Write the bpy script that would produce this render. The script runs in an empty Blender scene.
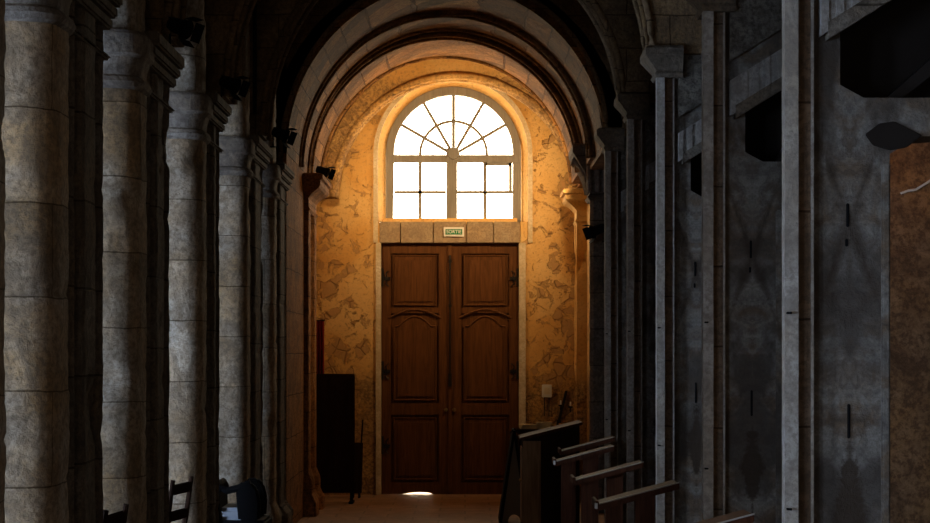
import bpy, bmesh, math, random
from mathutils import Vector, Matrix, noise
R = math.radians
random.seed(7)
sc = bpy.context.scene
col = sc.collection

# ------------------------------------------------------------------ camera
cd = bpy.data.cameras.new('camera'); cam = bpy.data.objects.new('camera', cd); col.objects.link(cam)
cam.location = (0, 0, 1.93); cam.rotation_euler = (R(90), 0, 0)
cd.sensor_width = 36; cd.lens = 1800/930*36; cd.shift_y = 88.5/930; cd.clip_start = .05; cd.clip_end = 300
sc.camera = cam
# ------------------------------------------------------------------ world, exposure
w = bpy.data.worlds.new('sky'); sc.world = w; w.use_nodes = True
bg = w.node_tree.nodes['Background']; bg.inputs[0].default_value = (1.0, .84, .60, 1); bg.inputs[1].default_value = 19.0
sc.view_settings.view_transform = 'Standard'; sc.view_settings.look = 'None'
sc.view_settings.exposure = 0.0; sc.view_settings.gamma = 1.0; sc.view_settings.use_curve_mapping = False
def area(name, loc, rot, sx, sy, power, colr, spread=180, portal=False):
    d = bpy.data.lights.new(name, 'AREA'); d.shape = 'RECTANGLE'; d.size = sx; d.size_y = sy
    d.energy = power; d.color = colr; d.spread = R(spread); d.cycles.is_portal = portal
    o = bpy.data.objects.new(name, d); o.location = loc; o.rotation_euler = [R(a) for a in rot]; col.objects.link(o); return o
area('window_portal', (-.155, 24.5, 4.55), (-90, 0, 0), 1.9, 1.9, 1, (1, 1, 1), portal=True)
# daylight from the nave side, with dim warm fill lamps added
for k, yy in enumerate((-5.5, -.5, 4.5, 9.5)):     # low side windows of the nave beyond the left arcade
    area('nave_window_daylight', (-8.3, yy, 1.3), (89, 0, -62), 1.6, 2.0, (165, 170, 225, 235)[k], (.55, .72, 1.0), spread=110)
    area('nave_high_warm_fill', (-8.3, yy, 4.6), (80, 0, -62), 1.6, 1.8, 22, (1.0, .84, .66), spread=110)  # warm fill added above the low windows
area('rear_warm_fill', (.3, -8.9, 2.6), (90, 0, 2), 2.2, 2.4, 9, (1.0, .80, .60), spread=60)  # unseen warm fill lamp added behind the camera
def spot(name, loc, target, power, colr, angle=70, blend=.8, size=.03):
    d = bpy.data.lights.new(name, 'SPOT'); d.energy = power; d.color = colr; d.spot_size = R(angle); d.spot_blend = blend; d.shadow_soft_size = size
    o = bpy.data.objects.new(name, d); o.location = loc
    o.rotation_euler = (Vector(target)-Vector(loc)).to_track_quat('-Z', 'Y').to_euler(); col.objects.link(o); return o
spot('spotlight_bulb', (-1.56, 22.35, 4.15), (.6, 23.9, 4.5), 125, (1, .66, .32), 165, 1)
spot('spotlight_bulb', (1.20, 22.35, 4.2), (-1.3, 24.0, 4.2), 165, (1, .66, .32), 165, 1)
spot('chapel_bulb', (2.0, 9.0, 3.05), (2.7, 9.7, 2.5), 3, (1, .48, .20), 150, 1)

# ------------------------------------------------------------------ material helpers
class M:
    def __init__(s, name, rough=.85):
        s.m = bpy.data.materials.new(name); s.m.use_nodes = True
        s.nt = s.m.node_tree; s.N = s.nt.nodes; s.L = s.nt.links
        s.b = s.N['Principled BSDF']; s.b.inputs['Roughness'].default_value = rough
        s.b.inputs['Specular IOR Level'].default_value = .15
    def n(s, t, **k):
        x = s.N.new(t)
        for a, v in k.items():
            if a.startswith('i_'):
                x.inputs[a[2:].replace('_', ' ')].default_value = v
            else: setattr(x, a, v)
        return x
    def l(s, a, b): s.L.new(a, b)
    def coord(s, jitter=True):
        tc = s.n('ShaderNodeTexCoord')
        if not jitter: return tc.outputs['Object']
        oi = s.n('ShaderNodeObjectInfo'); mu = s.n('ShaderNodeMath', operation='MULTIPLY'); s.l(oi.outputs['Random'], mu.inputs[0]); mu.inputs[1].default_value = 13.7
        ad = s.n('ShaderNodeVectorMath', operation='ADD'); s.l(tc.outputs['Object'], ad.inputs[0]); s.l(mu.outputs[0], ad.inputs[1])
        return ad.outputs[0]
    def noise(s, v, scale, detail=6, rough=.6, dist=0):
        x = s.n('ShaderNodeTexNoise'); x.inputs['Scale'].default_value = scale; x.inputs['Detail'].default_value = detail
        x.inputs['Roughness'].default_value = rough; x.inputs['Distortion'].default_value = dist; s.l(v, x.inputs['Vector']); return x.outputs['Fac']
    def ramp(s, f, stops, interp='LINEAR'):
        x = s.n('ShaderNodeValToRGB'); e = x.color_ramp.elements; x.color_ramp.interpolation = interp
        for i, (p, c) in enumerate(stops):
            if i > 1: e.new(p)
        for i, (p, c) in enumerate(stops):
            e[i].position = p; e[i].color = (c if len(c) == 4 else (*c, 1)) if not isinstance(c, (int, float)) else (c, c, c, 1)
        s.l(f, x.inputs[0]); return x.outputs[0]
    def mix(s, f, a, b, mode='MIX'):
        x = s.n('ShaderNodeMix', data_type='RGBA', blend_type=mode)
        for v, i in ((f, 0), (a, 6), (b, 7)):
            if isinstance(v, (int, float)): x.inputs[i].default_value = v
            elif isinstance(v, tuple): x.inputs[i].default_value = (*v, 1)
            else: s.l(v, x.inputs[i])
        return x.outputs[2]
    def math(s, op, a, b=0.0):
        x = s.n('ShaderNodeMath', operation=op)
        for v, i in ((a, 0), (b, 1)):
            if isinstance(v, (int, float)): x.inputs[i].default_value = v
            else: s.l(v, x.inputs[i])
        return x.outputs[0]
    def bump(s, h, strength=.5, dist=.02):
        x = s.n('ShaderNodeBump'); x.inputs['Strength'].default_value = strength; x.inputs['Distance'].default_value = dist
        s.l(h, x.inputs['Height']); s.l(x.outputs[0], s.b.inputs['Normal'])

def stone(name, light, dark, warm, row=.42, bw=.55, joint=.006, pits=1.0, symmetric=None, mortar=True, brick_var=.25):
    """weathered limestone: three tones mixed by noise, block joints, pits"""
    m = M(name, .9)
    v = m.coord()
    a = m.noise(v, 1.7, 8, .65, .4); b = m.noise(v, 5.5, 8, .7, .6); c = m.noise(v, 32, 5, .75)
    colr = m.mix(m.ramp(a, [(.36, 0.), (.62, 1.)]), light, warm)
    colr = m.mix(m.ramp(b, [(.42, 0.), (.66, .85)]), colr, dark)
    colr = m.mix(m.ramp(c, [(.40, .75), (.56, 0.)]), colr, dark)
    h = m.math('ADD', m.math('MULTIPLY', b, .8), m.math('MULTIPLY', c, .35*pits))
    if mortar:
        sp = m.n('ShaderNodeSeparateXYZ'); wob = m.n('ShaderNodeVectorMath', operation='ADD')
        tc = m.n('ShaderNodeTexCoord'); nz = m.n('ShaderNodeTexNoise'); nz.inputs['Scale'].default_value = 4; m.l(v, nz.inputs['Vector'])
        sc_ = m.n('ShaderNodeVectorMath', operation='SCALE'); sc_.inputs['Scale'].default_value = .03; m.l(nz.outputs['Color'], sc_.inputs[0])
        m.l(v, wob.inputs[0]); m.l(sc_.outputs[0], wob.inputs[1]); m.l(wob.outputs[0], sp.inputs[0])
        cb = m.n('ShaderNodeCombineXYZ'); m.l(m.math('ADD', sp.outputs[0], sp.outputs[1]), cb.inputs[0]); m.l(sp.outputs[2], cb.inputs[1])
        br = m.n('ShaderNodeTexBrick'); m.l(cb.outputs[0], br.inputs['Vector']); br.inputs['Scale'].default_value = 1
        br.inputs['Brick Width'].default_value = bw; br.inputs['Row Height'].default_value = row; br.inputs['Mortar Size'].default_value = joint
        br.inputs['Mortar Smooth'].default_value = .3
        br.inputs['Color1'].default_value = (1, 1, 1, 1); br.inputs['Color2'].default_value = (1-brick_var,)*3+(1,); br.inputs['Mortar'].default_value = (.35, .33, .3, 1)
        colr = m.mix(1., colr, br.outputs['Color'], 'MULTIPLY')
        h = m.math('SUBTRACT', h, m.math('MULTIPLY', br.outputs['Fac'], .9))
    m.l(colr, m.b.inputs['Base Color']); m.bump(h, .75, .035)
    return m.m

def stained(name, light, dark, warm):
    """plaster face with run-off stains that mirror about the centre of the pilaster"""
    m = M(name, .9)
    tc = m.n('ShaderNodeTexCoord'); sp = m.n('ShaderNodeSeparateXYZ'); m.l(tc.outputs['Object'], sp.inputs[0])
    oi = m.n('ShaderNodeObjectInfo'); cb = m.n('ShaderNodeCombineXYZ')
    ax = m.math('ABSOLUTE', m.math('SUBTRACT', sp.outputs[0], .315))
    m.l(ax, cb.inputs[0]); m.l(m.math('MULTIPLY', oi.outputs['Random'], 9.), cb.inputs[1]); m.l(sp.outputs[2], cb.inputs[2])
    v = cb.outputs[0]
    a = m.noise(v, 4.2, 7, .6, .9); b = m.noise(v, 11, 7, .7, .5); c = m.noise(v, 60, 4, .7)
    st = m.n('ShaderNodeMapping'); m.l(v, st.inputs[0]); st.inputs['Scale'].default_value = (1, 1, .35)
    d = m.noise(st.outputs[0], 3.0, 5, .5, 1.2)
    colr = m.mix(m.ramp(a, [(.42, 0.), (.6, 1.)]), light, warm)
    colr = m.mix(m.ramp(d, [(.50, 0.), (.60, .8)]), colr, dark)
    colr = m.mix(m.ramp(b, [(.4, .6), (.58, 0.)]), colr, dark)
    colr = m.mix(m.ramp(c, [(.35, .4), (.6, 0.)]), colr, dark)
    zc = m.math('ABSOLUTE', m.math('SUBTRACT', sp.outputs[2], 1.2))
    dia = m.math('ADD', m.math('ADD', m.math('MULTIPLY', ax, 5.5), m.math('MULTIPLY', zc, 1.5)), m.math('MULTIPLY', b, .9))
    zx = m.math('ABSOLUTE', m.math('SUBTRACT', sp.outputs[2], 2.52))
    xx = m.math('ABSOLUTE', m.math('SUBTRACT', ax, m.math('MULTIPLY', zx, .36)))
    xs_ = m.math('ADD', m.math('ADD', m.math('MULTIPLY', xx, 3.), m.math('MULTIPLY', zx, .22)), m.math('MULTIPLY', b, .18))
    colr = m.mix(m.ramp(xs_, [(.13, .7), (.24, 0.)]), colr, (.05, .036, .026))
    colr = m.mix(m.ramp(dia, [(.80, .85), (.95, 0.)]), colr, (.045, .032, .022))
    m.l(colr, m.b.inputs['Base Color']); m.bump(m.math('ADD', b, m.math('MULTIPLY', c, .4)), .6, .02)
    return m.m

def wood(name, c1, c2, rough=.45, axis=2, scale=9):
    m = M(name, rough); v = m.coord()
    mp = m.n('ShaderNodeMapping'); m.l(v, mp.inputs[0]); s = [scale]*3; s[axis] = scale*.07; mp.inputs['Scale'].default_value = s
    a = m.noise(mp.outputs[0], 3, 6, .6, 1.2); b = m.noise(v, 3, 4, .6)
    colr = m.mix(m.ramp(a, [(.35, 0.), (.65, 1.)]), c1, c2)
    colr = m.mix(m.math('MULTIPLY', b, .4), colr, tuple(x*.4 for x in c1))
    m.b.inputs['Specular IOR Level'].default_value = .06
    m.l(colr, m.b.inputs['Base Color']); m.bump(a, .15, .01); return m.m
def plain(name, c, rough=.6, metal=0., var=.15):
    m = M(name, rough); v = m.coord(); a = m.noise(v, 12, 5, .6)
    m.l(m.mix(m.math('MULTIPLY', a, var*2), c, tuple(x*.45 for x in c)), m.b.inputs['Base Color']); m.b.inputs['Metallic'].default_value = metal
    return m.m

MT = {}
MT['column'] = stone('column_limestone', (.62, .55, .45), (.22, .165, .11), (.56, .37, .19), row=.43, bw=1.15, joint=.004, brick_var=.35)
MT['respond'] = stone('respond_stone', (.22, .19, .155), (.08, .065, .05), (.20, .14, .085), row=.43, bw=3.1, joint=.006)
MT['capital'] = stone('capital_stone', (.33, .30, .26), (.12, .10, .085), (.26, .20, .14), mortar=False)
MT['rubble'] = stone('rubble_wall', (.40, .30, .19), (.13, .09, .055), (.42, .27, .12), row=.3, bw=.5, joint=.012, pits=1.6)
MT['plaster'] = stained('stained_plaster', (.25, .235, .21), (.06, .05, .042), (.17, .125, .085))
MT['strip'] = stone('pale_shaft_stone', (.50, .48, .44), (.24, .21, .18), (.42, .36, .28), mortar=False, pits=.7)  # paler tone for the corner shafts and edge beads
MT['brown'] = stone('brown_stone', (.27, .19, .13), (.11, .08, .055), (.27, .17, .10), row=.5, bw=3)
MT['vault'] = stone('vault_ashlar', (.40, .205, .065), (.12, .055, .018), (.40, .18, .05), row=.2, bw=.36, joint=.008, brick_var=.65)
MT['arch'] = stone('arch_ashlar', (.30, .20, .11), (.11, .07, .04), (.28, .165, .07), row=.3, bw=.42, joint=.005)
MT['haunch'] = stone('haunch_stone', (.40, .385, .36), (.20, .18, .16), (.33, .29, .25), mortar=False)
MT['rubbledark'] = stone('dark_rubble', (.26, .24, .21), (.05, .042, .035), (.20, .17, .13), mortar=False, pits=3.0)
MT['lintel'] = stone('lintel_stone', (.40, .32, .22), (.24, .17, .11), (.42, .29, .16), mortar=False, pits=.8)
MT['roughbrown'] = stone('rough_brown_wall', (.46, .22, .075), (.10, .045, .015), (.50, .22, .06), row=.45, bw=2.2, joint=.006, pits=2.2)
MT['chapel'] = stone('chapel_brown_stone', (.36, .22, .12), (.10, .055, .03), (.40, .21, .08), mortar=False, pits=1.5)
MT['roughwall'] = stone('wall_stone', (.33, .30, .26), (.11, .095, .08), (.28, .21, .14), row=.35, bw=.6, joint=.012, pits=1.5)
MT['black'] = plain('black_metal', (.009, .009, .010), .7); MT['black'].node_tree.nodes['Principled BSDF'].inputs['Specular IOR Level'].default_value = .05
MT['void'] = plain('recess_dark', (.02, .015, .012), .8)  # near-black tone for the recess backs and struts
MT['darkwood'] = wood('dark_furniture_wood', (.035, .017, .010), (.018, .009, .006), .75)
MT['deskwood'] = wood('desk_wood', (.10, .036, .018), (.05, .018, .010), .6)
MT['warmwood'] = wood('cabinet_side_wood', (.34, .20, .10), (.20, .11, .055), .7)
MT['door'] = wood('door_oak', (.15, .060, .020), (.08, .030, .010), .5)
MT['frame'] = wood('window_frame_wood', (.30, .28, .25), (.22, .20, .17), .6)
MT['reveal'] = stone('cream_reveal', (.72, .64, .50), (.50, .38, .22), (.68, .54, .34), mortar=False, pits=.6)
MT['boardgrey'] = plain('grey_brown_board', (.24, .20, .16), .8)
MT['bead'] = plain('edge_gleam_wood', (.34, .30, .26), .5)  # pale colour stands for the gleam on the polished desk edge
MT['red'] = plain('red_cloth', (.16, .01, .008), .9)
MT['white'] = plain('white_paint', (.78, .76, .70), .5)
MT['paper'] = plain('paper', (.75, .68, .5), .8)
MT['green'] = plain('sign_green', (.02, .22, .09), .5)
MT['brass'] = plain('brass', (.6, .4, .15), .3, 1.)
MT['iron'] = plain('iron', (.03, .024, .02), .5, .6)
MT['grey'] = plain('pale_grey_cushion', (.38, .42, .48), .85)
MT['ground'] = plain('outdoor_gravel', (.6, .57, .5), .9)

def endwall():
    m = M('ochre_plaster', .88); v = m.coord(False)
    a = m.noise(v, 1.1, 8, .62, .5); b = m.noise(v, 4.5, 8, .7, .8); c = m.noise(v, 26, 6, .7)
    colr = m.mix(m.ramp(a, [(.38, 0.), (.6, 1.)]), (.74, .48, .19), (.64, .35, .10))
    px_ = m.n('ShaderNodeSeparateXYZ'); m.l(v, px_.inputs[0])
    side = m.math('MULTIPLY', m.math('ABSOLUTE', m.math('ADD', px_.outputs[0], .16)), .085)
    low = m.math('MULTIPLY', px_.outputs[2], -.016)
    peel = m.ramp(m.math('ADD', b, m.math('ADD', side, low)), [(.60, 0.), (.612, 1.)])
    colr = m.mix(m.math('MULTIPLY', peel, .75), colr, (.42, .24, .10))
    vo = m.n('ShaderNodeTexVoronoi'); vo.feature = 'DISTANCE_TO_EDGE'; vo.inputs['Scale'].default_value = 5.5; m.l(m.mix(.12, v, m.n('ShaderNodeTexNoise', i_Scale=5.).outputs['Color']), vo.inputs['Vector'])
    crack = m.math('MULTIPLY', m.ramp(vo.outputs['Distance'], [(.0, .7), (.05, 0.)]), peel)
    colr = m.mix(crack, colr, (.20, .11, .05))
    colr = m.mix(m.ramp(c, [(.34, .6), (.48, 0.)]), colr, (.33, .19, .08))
    # darker, speckled tone in the bottom metre and a half
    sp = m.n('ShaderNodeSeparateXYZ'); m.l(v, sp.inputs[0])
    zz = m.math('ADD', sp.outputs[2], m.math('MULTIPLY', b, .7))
    low_dark = m.ramp(m.math('MULTIPLY', zz, .25), [(.44, 1.), (.50, 0.)])
    colr = m.mix(m.math('MULTIPLY', low_dark, m.ramp(c, [(.4, .9), (.6, .25)])), colr, (.17, .10, .045))
    m.l(colr, m.b.inputs['Base Color'])
    h = m.math('SUBTRACT', m.math('MULTIPLY', c, .4), m.math('ADD', m.math('MULTIPLY', peel, .5), m.math('MULTIPLY', crack, .5))); m.bump(h, .8, .035); return m.m
MT['endwall'] = endwall()
def floor_mat():
    m = M('worn_terracotta_floor', .55); v = m.coord(False)
    br = m.n('ShaderNodeTexBrick'); m.l(v, br.inputs['Vector']); br.inputs['Scale'].default_value = 1
    br.inputs['Brick Width'].default_value = .6; br.inputs['Row Height'].default_value = .4; br.inputs['Mortar Size'].default_value = .012
    br.inputs['Color1'].default_value = (.42, .26, .17, 1); br.inputs['Color2'].default_value = (.32, .20, .13, 1); br.inputs['Mortar'].default_value = (.24, .15, .095, 1)
    b = m.noise(v, 6, 8, .7); colr = m.mix(m.ramp(b, [(.4, .5), (.65, 0.)]), br.outputs['Color'], (.13, .08, .05))
    m.l(colr, m.b.inputs['Base Color']); m.bump(m.math('SUBTRACT', b, br.outputs['Fac']), .5, .015); return m.m
MT['floor'] = floor_mat()
def glass_mat():
    m = M('window_glass'); tr = m.n('ShaderNodeBsdfTransparent'); gl = m.n('ShaderNodeBsdfGlossy'); gl.inputs['Roughness'].default_value = .05
    mx = m.n('ShaderNodeMixShader'); mx.inputs[0].default_value = .05; m.l(tr.outputs[0], mx.inputs[1]); m.l(gl.outputs[0], mx.inputs[2])
    m.l(mx.outputs[0], m.N['Material Output'].inputs[0]); return m.m
MT['glass'] = glass_mat()

# ------------------------------------------------------------------ mesh helpers
class B:
    def __init__(s): s.bm = bmesh.new()
    def box(s, x0, x1, y0, y1, z0, z1, bevel=0, mat=None):
        bm = s.bm; v = [bm.verts.new(p) for p in ((x0,y0,z0),(x1,y0,z0),(x1,y1,z0),(x0,y1,z0),(x0,y0,z1),(x1,y0,z1),(x1,y1,z1),(x0,y1,z1))]
        if mat is not None:
            for q in v: q.co = mat @ q.co
        fs = [bm.faces.new([v[i] for i in f]) for f in ((3,2,1,0),(4,5,6,7),(0,1,5,4),(1,2,6,5),(2,3,7,6),(3,0,4,7))]
        if bevel:
            es = list({e for f in fs for e in f.edges}); bmesh.ops.bevel(bm, geom=es, offset=bevel, segments=2, affect='EDGES')
        return s
    def prism(s, pts, a0, a1, axis='y', bevel=0):
        """pts: 2D polygon; axis y -> (x,z), z -> (x,y), x -> (y,z)"""
        def P(p, a): return (p[0], a, p[1]) if axis == 'y' else (p[0], p[1], a) if axis == 'z' else (a, p[0], p[1])
        bm = s.bm; A = [bm.verts.new(P(p, a0)) for p in pts]; C = [bm.verts.new(P(p, a1)) for p in pts]; n = len(pts)
        fs = [bm.faces.new(A), bm.faces.new(C[::-1])] + [bm.faces.new((A[i], C[i], C[(i+1) % n], A[(i+1) % n])) for i in range(n)]
        if bevel:
            es = list({e for f in fs for e in f.edges}); bmesh.ops.bevel(bm, geom=es, offset=bevel, segments=2, affect='EDGES')
        return s
    def rings(s, loops, closed=True, cap=True):
        bm = s.bm; V = [[bm.verts.new(p) for p in lp] for lp in loops]; n = len(V[0])
        for a, b in zip(V, V[1:]):
            for i in range(n if closed else n-1): bm.faces.new((a[i], a[(i+1) % n], b[(i+1) % n], b[i]))
        if cap and closed:
            bm.faces.new(V[0][::-1]); bm.faces.new(V[-1])
        return s
    def lathe(s, prof, c=(0,0,0), n=24, mat=None):
        mt = mat or Matrix.Identity(4)
        return s.rings([[mt @ Vector((c[0]+r*math.cos(2*math.pi*i/n), c[1]+r*math.sin(2*math.pi*i/n), c[2]+z)) for i in range(n)] for r, z in prof])
    def tube(s, pts, r, n=8, closed=False):
        pts = [Vector(p) for p in pts]; loops = []; m = len(pts)
        for i, p in enumerate(pts):
            if closed: t = pts[(i+1) % m]-pts[i-1]
            else: t = pts[min(i+1, m-1)]-pts[max(i-1, 0)]
            t.normalize(); u = t.cross(Vector((0,0,1)))
            if u.length < .05: u = t.cross(Vector((0,1,0)))
            u.normalize(); q = t.cross(u); rr = r[i] if isinstance(r, (list, tuple)) else r
            loops.append([p+u*rr*math.cos(2*math.pi*k/n)+q*rr*math.sin(2*math.pi*k/n) for k in range(n)])
        if closed: loops.append(loops[0])
        return s.rings(loops, cap=not closed)
    def build(s, name, mat, parent=None, loc=(0,0,0), smooth=False):
        bmesh.ops.recalc_face_normals(s.bm, faces=s.bm.faces); me = bpy.data.meshes.new(name); s.bm.to_mesh(me); s.bm.free()
        me.materials.append(MT[mat] if isinstance(mat, str) else mat)
        if smooth:
            for p in me.polygons: p.use_smooth = True
        o = bpy.data.objects.new(name, me); o.location = loc; col.objects.link(o)
        if parent is not None: o.parent = parent
        return o
def tag(o, label, cat, group=None, kind=None):
    o['label'] = label; o['category'] = cat
    if group: o['group'] = group
    if kind: o['kind'] = kind
    return o
def thing(name, label, cat, loc=(0,0,0), rz=0, group=None):
    o = bpy.data.objects.new(name, None); o.location = loc; o.rotation_euler = (0,0,rz); col.objects.link(o); o.empty_display_size = .2
    return tag(o, label, cat, group)
def struct(o): o['kind'] = 'structure'; return o
def copy_tree(o, parent=None):
    kids = [c for c in bpy.data.objects if c.parent == o]
    c = o.copy(); col.objects.link(c)
    if parent is not None: c.parent = parent
    for k in kids: copy_tree(k, c)
    return c

def fbm(p, s=1.0): return noise.noise(p*s) + .5*noise.noise(p*s*2.1) + .25*noise.noise(p*s*4.3)
def weathered(prof_fn, z0, z1, seed, dz=.03, amp=.006, joints=None, depth=.007):
    """loops of a profile (list of (x,y,nx,ny)) lifted from z0 to z1, worn by noise and cut back at the block joints"""
    rnd = random.Random(seed); n = max(2, int((z1-z0)/dz)); loops = []
    J = joints if joints is not None else []
    if joints is None:
        z = z0+rnd.uniform(.2, .5)
        while z < z1-.15: J.append((z, rnd.uniform(.5, 1.6))); z += rnd.uniform(.34, .5)
    off = Vector((seed*3.1, seed*1.7, 0))
    for k in range(n+1):
        z = z0+(z1-z0)*k/n; pr = prof_fn(z); lp = []
        for (x, y, nx, ny) in pr:
            p = Vector((x, y, z)); d = amp*fbm(p*1.0+off, 5) + amp*.7*fbm(p+off, 17)
            ch = fbm(p+off, 2.3)
            if ch > .35 and amp > .002: d -= (ch-.35)*.06
            for (jz, js) in J:
                q = abs(z-jz+.012*noise.noise(Vector((x*4, y*4, jz*9)))) 
                if q < .028: d -= depth*js*(1-q/.028)*(1+.8*noise.noise(p*9+off))
            lp.append((x+nx*d, y+ny*d, z))
        loops.append(lp)
    return loops
def circ(cx, cy, r, n=40):
    return [(cx+r*math.cos(2*math.pi*i/n), cy+r*math.sin(2*math.pi*i/n), math.cos(2*math.pi*i/n), math.sin(2*math.pi*i/n)) for i in range(n)]
def polyprof(pts, seg=.05, rad=1.0):
    out = []; n = len(pts)
    for i in range(n):
        a = Vector(pts[i]); b = Vector(pts[(i+1) % n]); L = (b-a).length; k = max(1, int(L/seg)); t = (b-a)/L; nx, ny = t[1], -t[0]
        for j in range(k): p = a+(b-a)*j/k; out.append((p[0], p[1], nx, ny))
    return out

# ------------------------------------------------------------------ the room
struct(B().box(-8.7, 3.6, -9.4, 24.9, -.15, 0).build('floor', 'floor'))
b = B().box(-6, 6, 24.95, 40, -.2, -.05); struct(b.build('trim_9', 'ground'))   # forecourt beyond the door
struct(B().box(-8.7, -8.5, -9.2, 22.4, 0, 6.9).build('wall_left', 'roughwall'))
struct(B().box(3.2, 3.4, -9.2, 9.7, 0, 6.9).build('wall_right', 'roughwall'))
struct(B().box(2.1, 3.4, 9.7, 24.9, 0, 6.9).build('wall_right_aisle', 'rubble'))
struct(B().box(-8.7, -3.2, 22.2, 22.4, 0, 6.9).build('wall_nave_end', 'roughwall'))
struct(B().box(-2.75, -2.45, -9.2, 18.9, 3.85, 6.9).build('wall_arcade', 'roughwall'))
struct(B().box(-8.7, 3.6, -9.4, -9.2, 0, 6.9).build('wall_rear', 'roughwall'))
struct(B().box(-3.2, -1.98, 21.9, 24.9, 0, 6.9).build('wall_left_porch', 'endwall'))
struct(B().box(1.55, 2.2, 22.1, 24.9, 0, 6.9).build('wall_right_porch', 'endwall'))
struct(B().box(-3.2, -1.875, 18.9, 21.9, 0, 6.9).build('wall_left_aisle', 'roughbrown'))
struct(B().box(-8.7, 3.4, -9.4, 24.9, 6.9, 7.1).build('ceiling_slab', 'roughwall'))

def arc(cx, rl, rr, zl, zr, zc, n=48):
    """left springing -> crown -> right springing"""
    out = []
    for i in range(n+1):
        t = math.pi*(1-i/n); c, s_ = math.cos(t), math.sin(t)
        out.append((cx+(rl if c < 0 else rr)*c, (zl+(zc-zl)*s_) if c < 0 else (zr+(zc-zr)*s_)))
    return out
def vault(name, y0, y1, cx, rl, rr, zl, zr, zc, mat='vault', t=.2):
    A = arc(cx, rl, rr, zl, zr, zc); O = arc(cx, rl+t, rr+t, zl, zr, zc+t); n = max(1, int((y1-y0)/.5))
    b = B(); b.rings([[(x, y0+(y1-y0)*k/n, z) for x, z in A+O[::-1]] for k in range(n+1)])
    return struct(b.build(name, mat, smooth=False))
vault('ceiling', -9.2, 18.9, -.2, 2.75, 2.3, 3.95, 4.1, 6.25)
vault('ceiling_porch', 18.9, 24.2, -.2, 1.67, 1.67, 4.0, 4.05, 5.76)

def arch(label, y0, y1, cx, rl, rr, zl, zr, zc, t=1.1, group='transverse arches across the aisle', mould=.03, mat='arch'):
    o = thing('stone_arch', label, 'arch', (cx, y0, zl), 0, group)
    A = arc(cx, rl, rr, zl, zr, zc, 64); O = arc(cx, rl+t, rr+t, zl, zr, zc+t, 64)
    def L(P, y): return [(x-cx, y-y0, z-zl) for x, z in P]
    b = B(); b.rings([L(A+O[::-1], y) for y in (y0, (y0+y1)/2, y1)]); b.build('arch_ring', mat, o)
    k = 0
    for yy, dr in ((y0, .0), (y0+.07, -.03), (y1-.03, -.01)):
        P = arc(cx, rl+dr, rr+dr, zl, zr, zc+dr, 64)
        b = B(); b.tube(L(P, yy+.01), mould*(.8 if k else 1), 8); b.build('moulding', mat, o, smooth=True); k += 1
    return o
arch('stone arch overhead closest to the camera, its foot on the second grey pilaster', 11.1, 11.6, -.2, 1.64, 1.64, 3.88, 4.2, 5.82, t=.6)
arch('dark stone arch whose foot rests on the third grey pilaster', 13.8, 14.3, -.2, 1.64, 1.64, 3.88, 4.2, 5.82, t=.6)
arch('dark stone arch just above the left capital with the conduit beside it', 16.3, 16.8, -.2, 1.64, 1.64, 3.88, 4.18, 5.82, t=.6)
arch('dim brown stone arch, outermost that shows its crown under the vault', 18.9, 19.5, -.2, 1.74, 1.69, 3.88, 4.18, 5.88, t=.6)
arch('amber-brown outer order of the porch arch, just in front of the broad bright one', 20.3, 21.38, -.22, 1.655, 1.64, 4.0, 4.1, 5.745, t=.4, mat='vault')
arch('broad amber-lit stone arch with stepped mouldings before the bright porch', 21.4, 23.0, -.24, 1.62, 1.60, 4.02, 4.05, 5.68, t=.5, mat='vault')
arch('thin innermost golden rib curving round the fanlight window', 23.55, 23.85, -.12, 1.60, 1.60, 3.93, 3.93, 5.52, t=.5, mould=.05, mat='endwall')

# ------------------------------------------------------------------ end wall, window, door
YW = 24.0
def endwall_mesh():
    b = B(); bm = b.bm
    def q(x0, x1, z0, z1): b.box(x0, x1, YW, YW+.5, z0, z1)
    cx, zs, r = -.16, 4.55, 1.0
    q(-2.3, -1.14, 0, 3.64); q(.74, 1.9, 0, 3.64)
    q(-2.3, cx-r, 3.64, zs); q(cx+r, 1.9, 3.64, zs)
    n = 40; pts = [(cx+r*math.cos(math.pi*i/n), zs+r*math.sin(math.pi*i/n)) for i in range(n+1)]
    outer = [(1.9, zs)]+[( (1.9+(-4.2)*i/n) , 6.9) for i in range(1, n)]+[(-2.3, zs)]
    outer[1] = (1.9, 6.9); outer[-2] = (-2.3, 6.9)
    for i in range(n):
        b.prism([pts[i], pts[i+1], outer[i+1], outer[i]] if outer[i] != outer[i+1] else [pts[i], pts[i+1], outer[i]], YW, YW+.5)
    # splayed reveal
    r2 = .915; zs2 = 4.56; P = [(cx-r, 3.64)]+pts[::-1]+[(cx+r, 3.64)]
    Q = [(-.155-r2, 3.64)]+[(-.155+r2*math.cos(math.pi*i/n), zs2+r2*math.sin(math.pi*i/n)) for i in range(n, -1, -1)]+[(-.155+r2, 3.64)]
    b.rings([[(x, YW-.002, z) for x, z in P], [(x, YW+.22, z) for x, z in Q], [(x, YW+.5, z) for x, z in Q]], closed=False)
    return b
struct(endwall_mesh().build('wall_front', 'endwall'))
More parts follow.
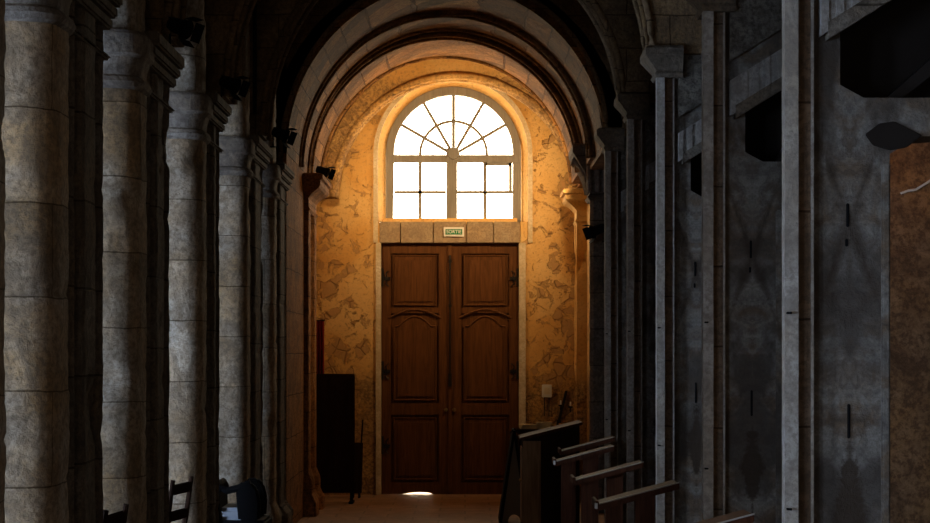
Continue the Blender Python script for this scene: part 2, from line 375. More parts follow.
# raised reveal border and lintel stones
b = B(); cx = -.16
P = [(cx-1.0, 3.36)]+arc(cx, 1.0, 1.0, 4.55, 4.55, 5.55, 40)+[(cx+1.0, 3.36)]; O = [(cx-1.06, 3.36)]+arc(cx, 1.06, 1.06, 4.55, 4.55, 5.61, 40)+[(cx+1.06, 3.36)]
b.rings([[(x, y, z) for x, z in P+O[::-1]] for y in (YW-.035, YW+.01)]); struct(b.build('trim_1', 'reveal'))
xs = [-1.14, -.86, -.42, .02, .38, .74]
b = B()
for i in range(5): b.box(xs[i]+.004, xs[i+1]-.004, YW-.01+(.006 if i % 2 else 0), YW+.5, 3.36, 3.64, bevel=.006)
struct(b.build('trim_2', 'lintel'))
struct(B().box(-1.19, -1.12, YW-.03, YW+.14, 0, 3.36, .006).build('trim_3', 'reveal'))
struct(B().box(-1.10, .70, YW+.15, YW+.5, 3.34, 3.70).build('trim_5', 'endwall'))
struct(B().box(.66, .76, YW+.18, YW+.45, 0, 3.4).build('trim_6', 'door'))
struct(B().box(-1.16, -1.06, YW+.18, YW+.45, 0, 3.4).build('trim_7', 'door'))
struct(B().box(.72, .81, YW-.03, YW+.14, 0, 3.36, .006).build('trim_4', 'reveal'))

win = thing('window_1', 'tall arched window with fanlight and eight lower panes above the door', 'window', (-.155, YW+.25, 3.64)); win['kind'] = 'structure'
def Wp(x, z): return (x+.155, z-3.64)
b = B()
fo = [Wp(-1.065, 3.64)]+[Wp(*p) for p in arc(-.155, .91, .91, 4.56, 4.56, 5.47, 40)]+[Wp(.755, 3.64)]
fi = [Wp(-.97, 3.66)]+[Wp(*p) for p in arc(-.155, .80, .80, 4.58, 4.58, 5.36, 40)]+[Wp(.64, 3.66)]
# jambs + curved head
b.rings([[(x, y, z) for x, z in fo+fi[::-1]] for y in (-.04, .06)])
b.box(-.91, .91, -.04, .06, 0, .035); b.box(-.90, .90, -.05, .07, .815, .915, .004); b.box(-.095, .05, -.06, .07, .02, 1.0, .004)
b.lathe([(.075, -.03), (.085, 0), (.085, .05), (.0, .055)], mat=Matrix.Translation((-.0, -.05, .93)) @ Matrix.Rotation(R(-90), 4, 'X'))
b.build('window_frame', 'frame', win)
b = B(); c = (0, .92)
for k in range(5):
    a = R(30+30*k); s_, e_ = (.05*math.cos(a), .92+.05*math.sin(a)), (.85*math.cos(a), .92+.85*math.sin(a))
    b.tube([(s_[0], 0, s_[1]), (e_[0], 0, e_[1])], .024, 6)
b.tube([(.45*math.cos(R(a)), 0, .92+.45*math.sin(R(a))) for a in range(0, 181, 6)], .022, 6)
for x0, x1 in ((-.80, -.10), (.05, .80)):
    b.box((x0+x1)/2-.023, (x0+x1)/2+.023, -.012, .03, 0, .83); b.box(x0, x1, -.012, .03, .395, .435)
b.box(.415, .445, -.02, .03, .42, .82); b.box(.745, .79, -.02, .03, .42, .82); b.box(.43, .79, -.02, .03, .775, .82)
b.build('glazing_bars', 'frame', win)
b = B(); P = [(-.86, .01)]+[(p[0]+.155, p[1]-3.64) for p in arc(-.155, .86, .86, 4.56, 4.56, 5.42, 30)]+[(.86, .01)]
b.prism(P, .034, .038); b.build('glass', 'glass', win)

door = thing('door_1', 'tall double door of reddish brown carved oak under the arched window', 'door', (-.20, YW+.10, 0)); door['kind'] = 'structure'
def leaf(sgn):
    # leaf spans local x 0..0.92 from the meeting stile outwards
    b = B(); W = .918
    def X(a): return sgn*a
    def bx(a, c, y0, y1, z0, z1, bev=0): x0, x1 = sorted((X(a), X(c))); b.box(x0, x1, y0, y1, z0, z1, bev)
    if sgn < 0:    # worn-away bottom edge that lets daylight through
        pts = [(0, 0), (-.22, 0), (-.28, .02), (-.40, .028), (-.52, .02), (-.64, .004), (-W, 0), (-W, 3.355), (0, 3.355)]
        b.prism(pts, .02, .07)
        rail = [(0, 0), (-.22, 0), (-.28, .02), (-.40, .028), (-.52, .02), (-.64, .004), (-W, 0), (-W, .16), (0, .16)]
        b.prism(rail, -.01, .02)
    else:
        bx(0, W, .02, .07, 0, 3.355); bx(0, W, -.01, .02, 0, .16)
    bx(0, .15, -.012, .02, .16, 3.355, .004); bx(.79, W, -.012, .02, .16, 3.355, .004)   # stiles
    bx(.15, .79, -.012, .02, 1.06, 1.22, .005); bx(.15, .79, -.012, .02, 3.22, 3.355, .004); bx(.15, .79, -.012, .02, 2.42, 2.5, .004)
    lf = b.build('door_leaf', 'door', door)
    def panel(z0, z1, arched):
        q = B(); x0, x1 = .19, .75
        if arched:
            n = 24; top = [(x0+(x1-x0)*i/n, z1-.13+.13*(math.sin(math.pi*max(0, min(1, (i/n-.12)/.76)))**.9)) for i in range(n+1)]
        else: top = [(x0, z1), (x1, z1)]
        poly = [(X(x0), z0)]+[(X(x), z) for x, z in top]+[(X(x1), z0)]
        q.prism(poly, -.004, .022); 
        inn = [(X(x0+.05), z0+.05)]+[(X(.47+(x-.47)*.80), z-.06) for x, z in top]+[(X(x1-.05), z0+.05)]
        q.prism(inn, -.02, .0); q.build('door_panel', 'door', lf)
        e = B(); loop = [(p[0], -.008, p[1]) for p in poly]; e.tube(loop+[loop[0]], .013, 6); e.build('panel_moulding', 'door', lf)
    panel(.20, 1.02, False); panel(1.26, 2.38, True); panel(2.53, 3.19, False)
    # arched head rail over the tall panel
    h = B(); n = 20; arcp = [(.12+.7*i/n, 2.36+.11*math.sin(math.pi*i/n)) for i in range(n+1)]
    h.tube([(X(x), -.012, z) for x, z in arcp], .016, 6); h.build('arched_moulding', 'door', lf)
    for z in (.62, 1.62, 2.86):
        g = B(); g.box(*sorted((X(.80), X(.93))), -.03, -.01, z, z+.05, .004); g.lathe([(.018, -.10), (.018, .14)], (X(.905), -.03, z+.02), 10)
        g.tube([(X(.82), -.03, z-.08), (X(.86), -.03, z-.04), (X(.83), -.03, z+.02), (X(.86), -.03, z+.09), (X(.82), -.03, z+.13)], .009, 6)
        g.build('hinge', 'iron', lf)
    k = B(); k.lathe([(.0, -.045), (.02, -.042), (.027, -.03), (.02, -.015), (.008, -.01), (.008, 0), (.03, .002), (.03, .008)][::-1], mat=Matrix.Translation((X(.055), -.013, 1.13)) @ Matrix.Rotation(R(-90), 4, 'X'), n=16)
    k.build('door_knob', 'brass', lf)
    return lf
leaf(-1); leaf(1)
b = B(); b.box(-.035, .035, -.035, -.012, .02, 3.34, .008); b.build('meeting_strip', 'door', door)
b = B(); b.tube([(.0, -.05, 1.52), (.0, -.05, 3.2)], .011, 8); b.box(-.022, .022, -.06, -.035, 1.44, 1.62, .004); b.box(-.02, .02, -.06, -.035, 2.5, 2.54); b.box(-.02, .02, -.06, -.035, 3.1, 3.14); b.build('bolt_rod', 'iron', door)

# exit sign
sg = thing('exit_sign', 'small white and green exit sign fixed on the lintel above the door', 'sign', (-.148, YW-.012, 3.44))
B().box(-.135, .135, -.03, 0, 0, .125, .004).build('sign_case', 'white', sg)
B().box(-.112, .112, -.0335, -.03, .026, .098).build('sign_face', 'green', sg)
tx = bpy.data.curves.new('lettering', 'FONT'); tx.body = 'SORTIE'; tx.size = .062; tx.align_x = 'CENTER'; tx.align_y = 'CENTER'; tx.extrude = .0012; tx.offset = .0007
to = bpy.data.objects.new('lettering', tx); col.objects.link(to); to.parent = sg; to.location = (0, -.0345, .062); to.rotation_euler = (R(90), 0, 0); tx.materials.append(MT['white'])
bpy.context.view_layer.update()
me = bpy.data.meshes.new_from_object(to.evaluated_get(bpy.context.evaluated_depsgraph_get())); lt = bpy.data.objects.new('sign_lettering', me); col.objects.link(lt)
lt.parent = sg; lt.location = to.location; lt.rotation_euler = to.rotation_euler; bpy.data.objects.remove(to)

# ------------------------------------------------------------------ left piers
def supr(r, n=52, e=2/3.4):
    out = []
    for i in range(n):
        a = 2*math.pi*i/n; c, s_ = math.cos(a), math.sin(a)
        out.append((r*math.copysign(abs(c)**e, c), r*math.copysign(abs(s_)**e, s_), c, s_))
    return out
def left_pier(y, dep, label, seed, top=5.3, r=.25, corbel=True):
    o = thing('stone_pier', label, 'pillar', (-2.12, y, 0), 0, 'stone piers along the left of the aisle')
    def pf(z):
        f = .07*max(0, 1-z/.16)+.05*max(0, min(1, (.42-z)/.12))
        return supr(r+f)
    B().rings(weathered(pf, 0, 3.46, seed, amp=.007)).build('shaft', 'column', o, smooth=True)
    # plain shaft above the capital, backed by the wall of the arcade
    B().rings(weathered(lambda z: supr(r-.006), 3.72, top, seed+50, amp=.004)).build('upper_shaft', 'column', o, smooth=True)
    b = B(); b.rings([[(x, y_, z) for x, y_, _, _ in supr(rr)] for rr, z in [(r, 3.42), (r+.022, 3.435), (r+.034, 3.46), (r+.022, 3.485), (r+.0, 3.50), (r+.005, 3.56), (r+.02, 3.60), (r+.042, 3.62), (r+.045, 3.64), (r+.045, 3.73), (r+.035, 3.75), (r-.02, 3.75)]])
    b.build('capital', 'capital', o, smooth=False)
    # respond: moulded cluster facing the aisle, right behind the shaft
    e = .255
    base = [(e-.42, .05), (e-.09, .06), (e-.09, .14), (e-.03, .17), (e-.005, .22), (e-.02, .28), (e-.08, .31), (e-.08, .36), (e-.01, .40), (e, .44), (e, dep-.32), (e-.01, dep-.28), (e-.07, dep-.25), (e-.07, dep-.19), (e-.02, dep-.15), (e-.005, dep-.10), (e-.03, dep-.03), (e-.08, dep), (e-.42, dep)]
    def rf(z):
        f = 1.0+.0
        g = .08*max(0, min(1, (.36-z)/.10))+.04*max(0, min(1, (.14-z)/.04))
        return [(x+(g if x > -.1 else 0), yy, nx, ny) for x, yy, nx, ny in polyprof(base, .05)]
    if dep < .2: return o
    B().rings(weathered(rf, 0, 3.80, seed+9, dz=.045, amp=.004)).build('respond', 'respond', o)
    b = B()
    for (z0, z1, p) in ((3.44, 3.47, .015), (3.60, 3.66, .025), (3.66, 3.72, .05), (3.72, 3.80, .075)):
        b.box(e-.4, e+p, .08-p*.3, dep+p*.3, z0, z1, .012)
    b.build('respond_capital', 'respond', o)
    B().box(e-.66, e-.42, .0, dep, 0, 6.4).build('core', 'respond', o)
    return o
left_pier(7.22, .06, 'pale stone pier cut off by the left edge of the picture', 1)
left_pier(8.40, 1.0, 'broad pale round-fronted stone pier, second from the left edge', 2)
left_pier(10.48, 1.0, 'pale round stone pier with moulded capital near the top left', 3)
left_pier(12.95, .85, 'grey-white stone pier behind the lone chair back, spotlight above', 4)
left_pier(15.6, 1.15, 'pale stone pier rising behind the carved armchair', 5)
left_pier(17.8, 1.1, 'narrow blue-grey stone pier beside the rough amber wall', 6)
# porch pilasters
def pilaster(label, x, y, wx, dy, cap_z, side, mat, seed, group=None):
    o = thing('porch_pilaster', label, 'pilaster', (x, y, 0), 0, group); s_ = side
    pts = [(0, 0), (wx*s_, 0), (wx*s_, dy*.25), ((wx-.04)*s_, dy*.3), ((wx-.04)*s_, dy*.7), (wx*s_, dy*.75), (wx*s_, dy), (0, dy)]
    if s_ < 0: pts = pts[::-1]
    def pf(z):
        g = .05*max(0, min(1, (.5-z)/.12))+.05*max(0, min(1, (.22-z)/.05))
        return [(px+(g*s_ if abs(px) > .01 else 0), py-(g if py < dy*.1 else 0), nx, ny) for px, py, nx, ny in polyprof(pts, .05)]
    B().rings(weathered(pf, 0, cap_z-.42, seed, dz=.05, amp=.003)).build('shaft', mat, o)
    b = B()
    prof = [(0, .0), (.02, .03), (.0, .06), (.0, .16), (.03, .20), (.08, .24), (.13, .27), (.15, .30), (.15, .36), (.18, .37), (.18, .42), (.12, .44)]
    loops = []
    for p, z in prof:
        x0, x1, y0, y1 = 0, (wx+p)*s_, -p, dy+p*.3
        loops.append([(x0, y0, cap_z-.44+z), (x1, y0, cap_z-.44+z), (x1, y1, cap_z-.44+z), (x0, y1, cap_z-.44+z)])
    b.rings(loops); b.build('capital', mat, o)
    return o
pilaster('brown stone pilaster with flared base at the left of the lit porch', -2.05, 20.95, .23, 1.1, 3.98, 1, 'roughbrown', 21)
pilaster('slender golden-edged pilaster at the right side of the lit porch', 1.62, 22.9, .20, .5, 3.98, -1, 'endwall', 22)

# carved pier right of the porch
def carved_pier():
    o = thing('carved_pier', 'dark stone pier with fluted leafy capital right of the bright arch', 'pillar', (1.72, 21.3, 0))
    pts = [(-.20, 0), (-.24, .03), (-.24, .12), (-.20, .15), (-.20, .5), (.4, .5), (.4, 0)]
    B().rings(weathered(lambda z: polyprof(pts[::-1], .06), 0, 3.72, 31, dz=.05, amp=.003)).build('shaft', 'respond', o)
    b = B()
    loops = []
    for p, z in ((.0, 3.70), (.03, 3.74), (.0, 3.78), (.02, 3.9), (.08, 4.05), (.18, 4.20), (.22, 4.25), (.22, 4.33), (.2, 4.35)):
        loops.append([(-.24-p, -p, z), (.4, -p, z), (.4, .5+p*.5, z), (-.24-p, .5+p*.5, z)])
    b.rings(loops); b.build('capital', 'respond', o)
    b = B()
    for k in range(7):
        x = -.25+.095*k
        b.tube([(x, -.02, 3.8), (x, -.05, 3.95), (x-.01, -.13, 4.1), (x-.02, -.21, 4.2), (x-.02, -.22, 4.16)], [.03, .034, .034, .028, .015], 7)
    for k in range(5):
        y = .02+.1*k
        b.tube([(-.25, y, 3.8), (-.28, y, 3.95), (-.35, y, 4.1), (-.44, y, 4.2), (-.45, y, 4.15)], [.03, .034, .034, .028, .015], 7)
    b.build('carved_leaves', 'capital', o, smooth=True)
    return o
carved_pier()

# ------------------------------------------------------------------ right piers
def right_pier(first):
    """local origin at x = 1.47, y = front"""
    o = thing('stone_pier', '', 'pillar', (1.47, 0, 0), 0, 'stained grey pilasters along the right of the aisle')
    e = 1.75 if first else .63
    def strip(z): return polyprof([(0, 0), (0, .08), (.062, .08), (.062, 0)][::-1], .02)
    B().rings(weathered(strip, 0, 4.06, 41, dz=.05, amp=.0012, joints=[], depth=0)).build('corner_shaft', 'strip', o)
    B().box(.06, .14, .05, .16, 0, 4.06, .01).build('side_fillet', 'brown', o)
    B().box(.128, .140, .03, .12, 0, 4.06, .003).build('edge_bead', 'strip', o)
    face = [(.14, 0), (.50, 0), (.50, 2.84), (min(e, .7)-.06, 2.92), (e, 2.99), (e, 3.10), (.38, 3.10), (.27, 3.16), (.27, 3.44), (e, 3.44+(e-.27)*.62), (e, 5.9), (.14, 5.9)]
    B().prism(face, .08, .38).build('stained_face', 'plaster', o)
    B().box(.46, .50, .06, .1, 0, 2.8, .008).build('side_fillet', 'plaster', o)
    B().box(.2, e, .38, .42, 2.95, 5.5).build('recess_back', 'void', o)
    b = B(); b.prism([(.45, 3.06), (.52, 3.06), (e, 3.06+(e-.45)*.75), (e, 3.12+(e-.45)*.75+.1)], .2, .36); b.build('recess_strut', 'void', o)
    # sloping fluted haunch above the recess
    b = B()
    n = int((e-.17)/.035)
    for k in range(n):
        x = .17+.035*k; z = 3.44+(x-.27)*.62; d = .012*(k % 2)
        b.prism([(x, z+.0), (x+.035, z+.022), (x+.035, z+.24), (x, z+.24-.022)], .01+d, .09)
    b.build('fluted_haunch', 'haunch', o)
    b = B(); b.prism([(.2, 3.36), (e, 3.36+(e-.2)*.62), (e, 3.44+(e-.2)*.62), (.2, 3.44)], -.0, .10); b.build('haunch_trim', 'respond', o)
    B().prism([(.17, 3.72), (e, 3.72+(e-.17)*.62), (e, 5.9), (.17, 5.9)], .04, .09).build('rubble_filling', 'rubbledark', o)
    if first: B().prism([(.385, 2.93), (.45, 2.98), (.52, 2.99), (.60, 2.95), (.65, 2.925), (.58, 2.87), (.50, 2.855), (.42, 2.88)], .07, .1, bevel=.004).build('hollow_shade', 'void', o)  # dark plate on the face, its colour standing for a hollow's shade
    # small capital that carries the arch
    b = B(); loops = []
    for p, z in ((.0, 4.02), (.015, 4.05), (.0, 4.07), (.02, 4.10), (.09, 4.19), (.09, 4.24), (.06, 4.26)):
        loops.append([(-p, -p*.6, z), (.20, -p*.6, z), (.20, .3+p, z), (-p, .3+p, z)])
    b.rings(loops); b.build('capital', 'respond', o)
    for z, h, x in ((2.50, .11, .305), (2.41, .035, .30), (1.52, .16, .31)):
        B().box(x-.007, x+.007, .074, .09, z, z+h, .003).build('slot_shade', 'black', o)  # black blocks on the face stand in for shade inside narrow slots
    for z in (1.2, 2.1): B().tube([(.01, -.005, z), (.01, -.02, z), (.025, -.03, z)], .006, 6).build('iron_hook', 'black', o)
    return o
labs = ['grey stained pier with the bright white corner strip nearest the camera on the right',
        'second stained grey pier from the right, diamond stain low on its face',
        'third stained grey pier from the right, narrow, behind the long desk',
        'dark slim stained pier on the right behind the middle desks',
        'thin dark stained pier on the right just before the carved capital']
o1 = right_pier(True); o1.location.y = 8.27; o1['label'] = labs[0]
o2 = right_pier(False); o2.location.y = 11.1; o2['label'] = labs[1]
for y, l in ((13.8, labs[2]), (16.3, labs[3]), (18.9, labs[4])):
    c = copy_tree(o2); c.location.y = y; c['label'] = l
# rubble filling high between the right piers
struct(B().box(1.66, 2.3, 11.5, 21.3, 4.9, 6.9).build('wall_right_upper', 'roughwall'))
struct(B().box(1.95, 3.2, 9.55, 9.69, 0, 6).build('wall_chapel', 'chapel'))
wire = B(); wire.tube([(2.31, 9.54, 2.76), (2.35, 9.54, 2.775), (2.39, 9.54, 2.78), (2.43, 9.54, 2.805), (2.47, 9.54, 2.83)], .007, 6)
tag(wire.build('cable', 'white'), 'short white cable bent across the brown chapel wall at the right edge', 'cable')
cd_ = B(); cd_.tube([(-1.84, 15.75, 4.0), (-1.84, 15.75, 6.0)], .018, 8)
tag(cd_.build('conduit', 'black'), 'thin dark vertical conduit running up beside the left capitals', 'pipe')

# ------------------------------------------------------------------ spotlights
def make_spot():
    o = thing('spotlight', '', 'spotlight', (0, 0, 0), 0, 'black spotlights on the capitals')
    b = B(); b.tube([(0, 0, 0), (0, 0, .22), (.04, 0, .26)], .013, 8); b.lathe([(.04, 0), (.04, .012)], n=16); b.build('bracket', 'black', o)
    b = B(); b.tube([(.04, -.07, .17), (.04, -.07, .26), (.04, .07, .26), (.04, .07, .17)], .008, 6); b.build('yoke', 'black', o)
    mt = Matrix.Translation((.10, 0, .18)) @ Matrix.Rotation(R(112), 4, 'Y')
    h = B(); h.lathe([(.03, -.11), (.06, -.10), (.07, -.04), (.075, .06), (.095, .10), (.09, .10), (.07, .07), (.0, .06)], n=20, mat=mt); hd = h.build('lamp_head', 'black', o)
    d = B()
    for s_ in (-1, 1):
        d.box(-.09, .09, -.002, .002, 0, .09, mat=mt @ Matrix.Translation((0, .095*s_, .10)) @ Matrix.Rotation(R(-28*s_), 4, 'X'))
        d.box(-.002, .002, -.09, .09, 0, .09, mat=mt @ Matrix.Translation((.095*s_, 0, .10)) @ Matrix.Rotation(R(28*s_), 4, 'Y'))
    d.build('barn_door', 'black', hd)
    return o
s0 = make_spot()
for i, (x, y, z, rz, sc_, l) in enumerate([
    (-1.82, 11.1, 3.80, -25, .66, 'black spotlight with barn doors highest at the top left of the aisle'),
    (-1.82, 13.45, 3.80, -20, .66, 'black spotlight on the left capital below the highest one'),
    (-1.77, 16.6, 3.80, -15, .68, 'black spotlight just outside the left foot of the big dark arch'),
    (-1.80, 21.9, 3.98, -20, .7, 'black spotlight silhouetted against the glowing porch wall'),
    (1.64, 21.16, 3.2, 195, .8, 'black spotlight under the carved capital right of the porch')]):
    s_ = s0 if i == 0 else copy_tree(s0)
    s_.location = (x, y, z); s_.rotation_euler = (0, 0, R(rz)); s_.scale = (sc_,)*3; s_['label'] = l

# ------------------------------------------------------------------ porch furniture
o = thing('display_board', 'tall dark brown upright board standing left of the big door', 'board', (-1.65, 22.7, 0))
B().box(-.27, .26, -.03, .03, .13, 1.63, .008).build('panel', 'darkwood', o)
B().box(-.25, .24, -.036, -.03, .17, 1.58, .002).build('panel_face', 'darkwood', o)
for x in (-.24, .20):
    b = B(); b.box(x, x+.04, -.02, .02, 0, .16, .004); b.box(x-.01, x+.05, -.16, .16, 0, .03, .006); b.build('leg', 'black', o)
o = thing('folded_stand', 'low dark folded stand leaning behind the tall dark board', 'stand', (-1.42, 23.5, 0))
b = B(); b.prism([(-.06, .06), (.07, .06), (.09, .72), (-.06, .72)], -.03, .03, bevel=.005); b.build('panel', 'darkwood', o)
B().tube([(.06, 0, .6), (.085, 0, 1.02)], .01, 8).build('pole', 'black', o)
for x in (-.04, .04): B().box(x-.012, x+.012, -.08, .08, 0, .07, .004).build('leg', 'black', o)
# red cloth
def cloth():
    b = B(); loops = []
    for k in range(30):
        z = 2.3-.8*k/29; pts = []
        for i in range(25):
            t = i/24; x = .01+.10*t; y = .03*math.sin(t*17+z*1.3)*(.4+.6*(k/29)); pts.append((x, y, z))
        loops.append(pts+[(p[0], p[1]+.012, p[2]) for p in pts[::-1]])
    return b.rings(loops)
o = thing('red_banner', 'narrow deep red cloth hanging behind the top of the tall dark board', 'banner', (-1.91, 23.0, 0))
cloth().build('cloth', 'red', o, smooth=True); B().tube([(-.06, 0, 2.30), (.12, 0, 2.31)], .01, 8).build('rod', 'iron', o)

# small side table with papers
o = thing('side_table', 'low dark side table under the lit papers by the right porch wall', 'table', (.93, 22.9, 0))
B().box(-.28, .40, -.25, .25, .88, .93, .006).build('table_top', 'darkwood', o)
B().box(-.25, .37, -.22, .22, .70, .88).build('apron', 'darkwood', o)
for x in (-.24, .32):
    for y in (-.21, .17): B().box(x, x+.04, y, y+.04, 0, .72).build('leg', 'darkwood', o)
for i, (x, y, rz, t, l) in enumerate(((.80, 22.85, 10, .06, 'stack of curled yellowish leaflets at the left end of the side table'), (1.01, 22.92, -15, .085, 'taller pile of yellowish leaflets in the middle of the side table'))):
    b = B()
    for k in range(5): b.box(-.10, .10, -.07, .07, k*t/5, (k+.8)*t/5, mat=Matrix.Rotation(R(k*5-8), 4, 'Z'))
    p = b.build('leaflet_stack', 'paper', None, (x, y, .93)); p.rotation_euler.z = R(rz); tag(p, l, 'leaflets', 'leaflets on the side table')
o = thing('inkwell_box', 'little dark box standing right of the leaflets on the side table', 'box', (1.20, 22.80, .93))
B().box(-.05, .05, -.04, .04, 0, .05, .006).build('body', 'iron', o); B().lathe([(.012, .05), (.014, .07), (.0, .075)], n=10).build('lid_knob', 'brass', o)
o = thing('switch_box', 'small pale electrical box fixed on the peeling right porch wall', 'switch box', (1.09, YW, 1.30))
B().box(-.065, .065, -.05, 0, 0, .17, .006).build('case', 'white', o); B().box(-.035, .035, -.056, -.05, .04, .13, .003).build('cover', 'paper', o)
for dx in (-.03, .03): B().tube([(dx, -.02, 0), (dx, -.02, -.25)], .006, 6).build('cable', 'iron', o)
# candle holder
def sconce(x, z, l, first=None):
    o = thing('candle_holder', l, 'candle holder', (x, YW, z), 0, 'iron candle holders on the right porch wall')
    B().tube([(0, 0, 0), (0, -.09, -.02), (0, -.12, .03)], .008, 8).build('arm', 'iron', o)
    B().lathe([(.0, .03), (.03, .035), (.035, .05), (.02, .055)], (0, -.12, 0), 14).build('cup', 'iron', o)
    B().lathe([(.011, .05), (.011, .11), (.0, .115)], (0, -.12, 0), 12).build('candle', 'white', o)
sconce(1.27, 1.15, 'small iron candle holder nearest the switch box'); sconce(1.40, 1.13, 'small iron candle holder nearest the golden pilaster')
b = B(); b.box(-.018, .018, -.03, 0, 0, .42, .006, mat=Matrix.Rotation(R(14), 4, 'Y')); b.box(-.03, .03, -.035, 0, -.06, .02, .006)
p = b.build('iron_bar', 'iron', None, (1.25, YW-.002, .98)); tag(p, 'dark slanting iron bar against the wall below the candle holders', 'bar')
# sandwich board
o = thing('sandwich_board', 'grey folding sandwich board seen edge-on beside the door', 'sign board', (.55, 20.4, 0))
for s_ in (-1, 1):
    b = B(); a = .15
    m4 = Matrix.Translation((0, 0, 1.03)) @ Matrix.Rotation(R(8.5*s_), 4, 'Y')
    b.prism([(-.018, -1.04), (.018, -1.04), (.014, 0), (-.014, 0)], -.3, .3)
    for v in b.bm.verts: v.co = m4 @ v.co
    b.build('board', 'black', o)
b = B(); n = 12
b.prism([(-.165, 0), (-.07, 0)]+[(-.07*math.cos(math.pi*i/n), .09*math.sin(math.pi*i/n)) for i in range(1, n)]+[(.07, 0), (.165, 0), (.01, 1.03), (-.01, 1.03)], -.27, -.25)
b.build('side_panel', 'boardgrey', o)
b = B(); b.tube([(-.05, -.3, 1.0), (0, -.3, 1.05), (.05, -.3, 1.0)], .01, 6); b.build('hinge', 'iron', o)
# cabinet with sloping top
o = thing('lectern_cabinet', 'large dark sloping-topped cabinet beside the sandwich board', 'cabinet', (.61, 19.0, 0))
B().prism([(0, 0), (.60, 0), (.60, 1.13), (0, .98)], 0, .55, bevel=.006).build('body', 'darkwood', o)
B().box(.0, .19, -.02, 0, .02, .97, .004).build('side_panel', 'warmwood', o)
B().prism([(-.03, .975), (.63, 1.14), (.63, 1.17), (-.03, 1.005)], -.04, .60, bevel=.005).build('sloping_top', 'deskwood', o)
B().box(-.012, 0, .06, .49, .1, .9, .004).build('cabinet_door', 'warmwood', o)
b = B(); b.lathe([(.012, 0), (.016, .02), (.0, .03)], mat=Matrix.Translation((-.012, .1, .55)) @ Matrix.Rotation(R(-90), 4, 'Y'), n=12); b.build('knob', 'brass', o)

# reading desks
def desk():
    o = thing('reading_desk', '', 'desk', (.85, 0, 0), 0, 'sloping wooden reading desks along the right')
    a = math.atan2(.155, .56)
    B().prism([(0, .895), (.55, 1.042), (.55, 1.002), (0, .855)], 0, .34, bevel=.004).build('desk_top', 'deskwood', o)
    B().prism([(-.004, .896), (.55, 1.043), (.55, 1.051), (-.004, .904)], -.006, .010).build('edge_gleam', 'bead', o)  # thin pale strip put in as the highlight along the top edge
    B().box(-.012, .012, -.012, .34, .872, .925, .004).build('book_stop', 'deskwood', o)
    for x, w in ((.06, .10), (.26, .13)):
        B().prism([(x, 0), (x+w, 0), (x+w, .86+(x+w)*.268), (x, .86+x*.268)], .05, .09).build('post', 'deskwood', o)
    B().box(.02, .44, .03, .30, .0, .05, .005).build('foot', 'deskwood', o)
    return o
d0 = desk()
for i, (y, l) in enumerate(((12.0, 'long dark reading desk with a bright top edge before the white pier strip'),
                            (14.2, 'dark reading desk in the middle of the row, partly behind the long one'),
                            (16.6, 'small dark reading desk with a white tip beside the cabinet'),
                            (18.3, 'farthest small reading desk touching the sloping cabinet'),
                            (9.7, 'reading desk cut off by the bottom edge of the picture'))):
    d = d0 if i == 0 else copy_tree(d0); d.location = (.85+(.03, .01, -.02, .12, .16)[i], y, 0); d['label'] = l
for o in [q for q in bpy.data.objects if q.name.startswith('reading_desk') and abs(q.location.y-12.0) < .01 or q.name.startswith('reading_desk') and abs(q.location.y-16.6) < .01]:
    w_ = B().box(-.016, .006, -.014, .0, .872, .912, .003).build('white_tip', 'white', o); w_['label'] = 'white corner tip'  # small white block at the front left corner

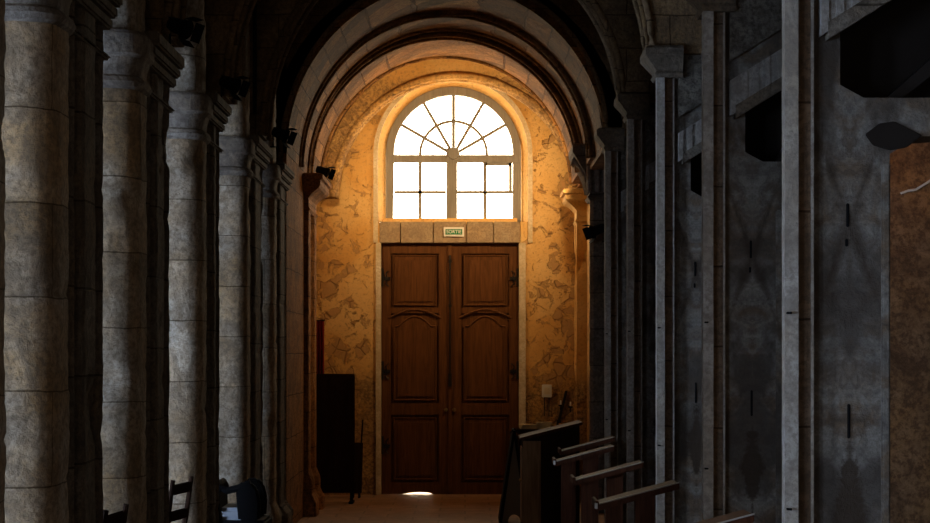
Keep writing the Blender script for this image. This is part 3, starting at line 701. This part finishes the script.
# ------------------------------------------------------------------ chairs on the left
def chair():
    o = thing('wooden_chair', '', 'chair', (0, 0, 0), 0, 'dark wooden chairs between the left piers')
    for x in (-.2, .2):
        B().tube([(x, -.2, 0), (x, -.19, .45), (x*.95, -.25, .8), (x*.95, -.29, 1.06)], [.02, .022, .02, .016], 8).build('leg', 'darkwood', o)
        B().tube([(x, .2, 0), (x, .2, .44)], .02, 8).build('leg', 'darkwood', o)
    B().box(-.23, .23, -.22, .24, .44, .475, .01).build('seat', 'darkwood', o)
    b = B()
    for z in (.62, .80, .98): b.box(-.19, .19, -.285+(1-z)*.12, -.265+(1-z)*.12, z-.025, z+.045, .008)
    b.build('backrest', 'darkwood', o)
    b = B()
    for z in (.15, .28): b.tube([(-.2, -.19, z), (-.2, .2, z)], .01, 6); b.tube([(.2, -.19, z), (.2, .2, z)], .01, 6)
    b.tube([(-.2, .2, .22), (.2, .2, .22)], .01, 6); b.build('stretcher', 'darkwood', o)
    return o
c0 = chair()
for i, (x, y, rz, l) in enumerate(((-2.20, 12.25, 80, 'dark wooden chair with tall slim back between the left piers'), (-2.22, 10.0, 84, 'chair of which only the top of the back shows at the bottom left'))):
    c = c0 if i == 0 else copy_tree(c0); c.location = (x, y, 0); c.rotation_euler = (0, 0, R(rz)); c['label'] = l
o = thing('carved_armchair', 'black carved armchair with a pale grey cushion beside the left piers', 'armchair', (-1.82, 14.7, 0))
B().box(-.18, .22, -.25, .25, .40, .56, .02).build('seat', 'black', o)
B().box(-.17, .10, -.23, .23, .56, .66, .03).build('cushion', 'grey', o)
b = B(); n = 24
pts = [(-.0, .55), (.17, .55), (.18, .7), (.155, .82), (.10, .87), (.0, .865), (-.02, .8)]
B().prism(pts, -.27, -.21, bevel=.02).build('arm', 'black', o); B().prism(pts, .21, .27, bevel=.02).build('arm', 'black', o)
b = B(); b.box(-.20, -.15, -.26, .26, .5, .80, .015); b.tube([(-.17, -.27, .80), (-.17, -.1, .85), (-.17, .1, .85), (-.17, .27, .80)], .03, 8); b.build('backrest', 'black', o)
b = B(); b.tube([(-.18, -.24, .84), (-.09, -.24, .80), (0, -.24, .82), (.1, -.24, .86)], .03, 8); b.build('carved_rail', 'black', o)
for x in (-.15, .18):
    for y in (-.22, .22): B().lathe([(.02, 0), (.03, .03), (.02, .1), (.035, .2), (.022, .3), (.035, .40)], (x, y, 0), 12).build('leg', 'black', o)
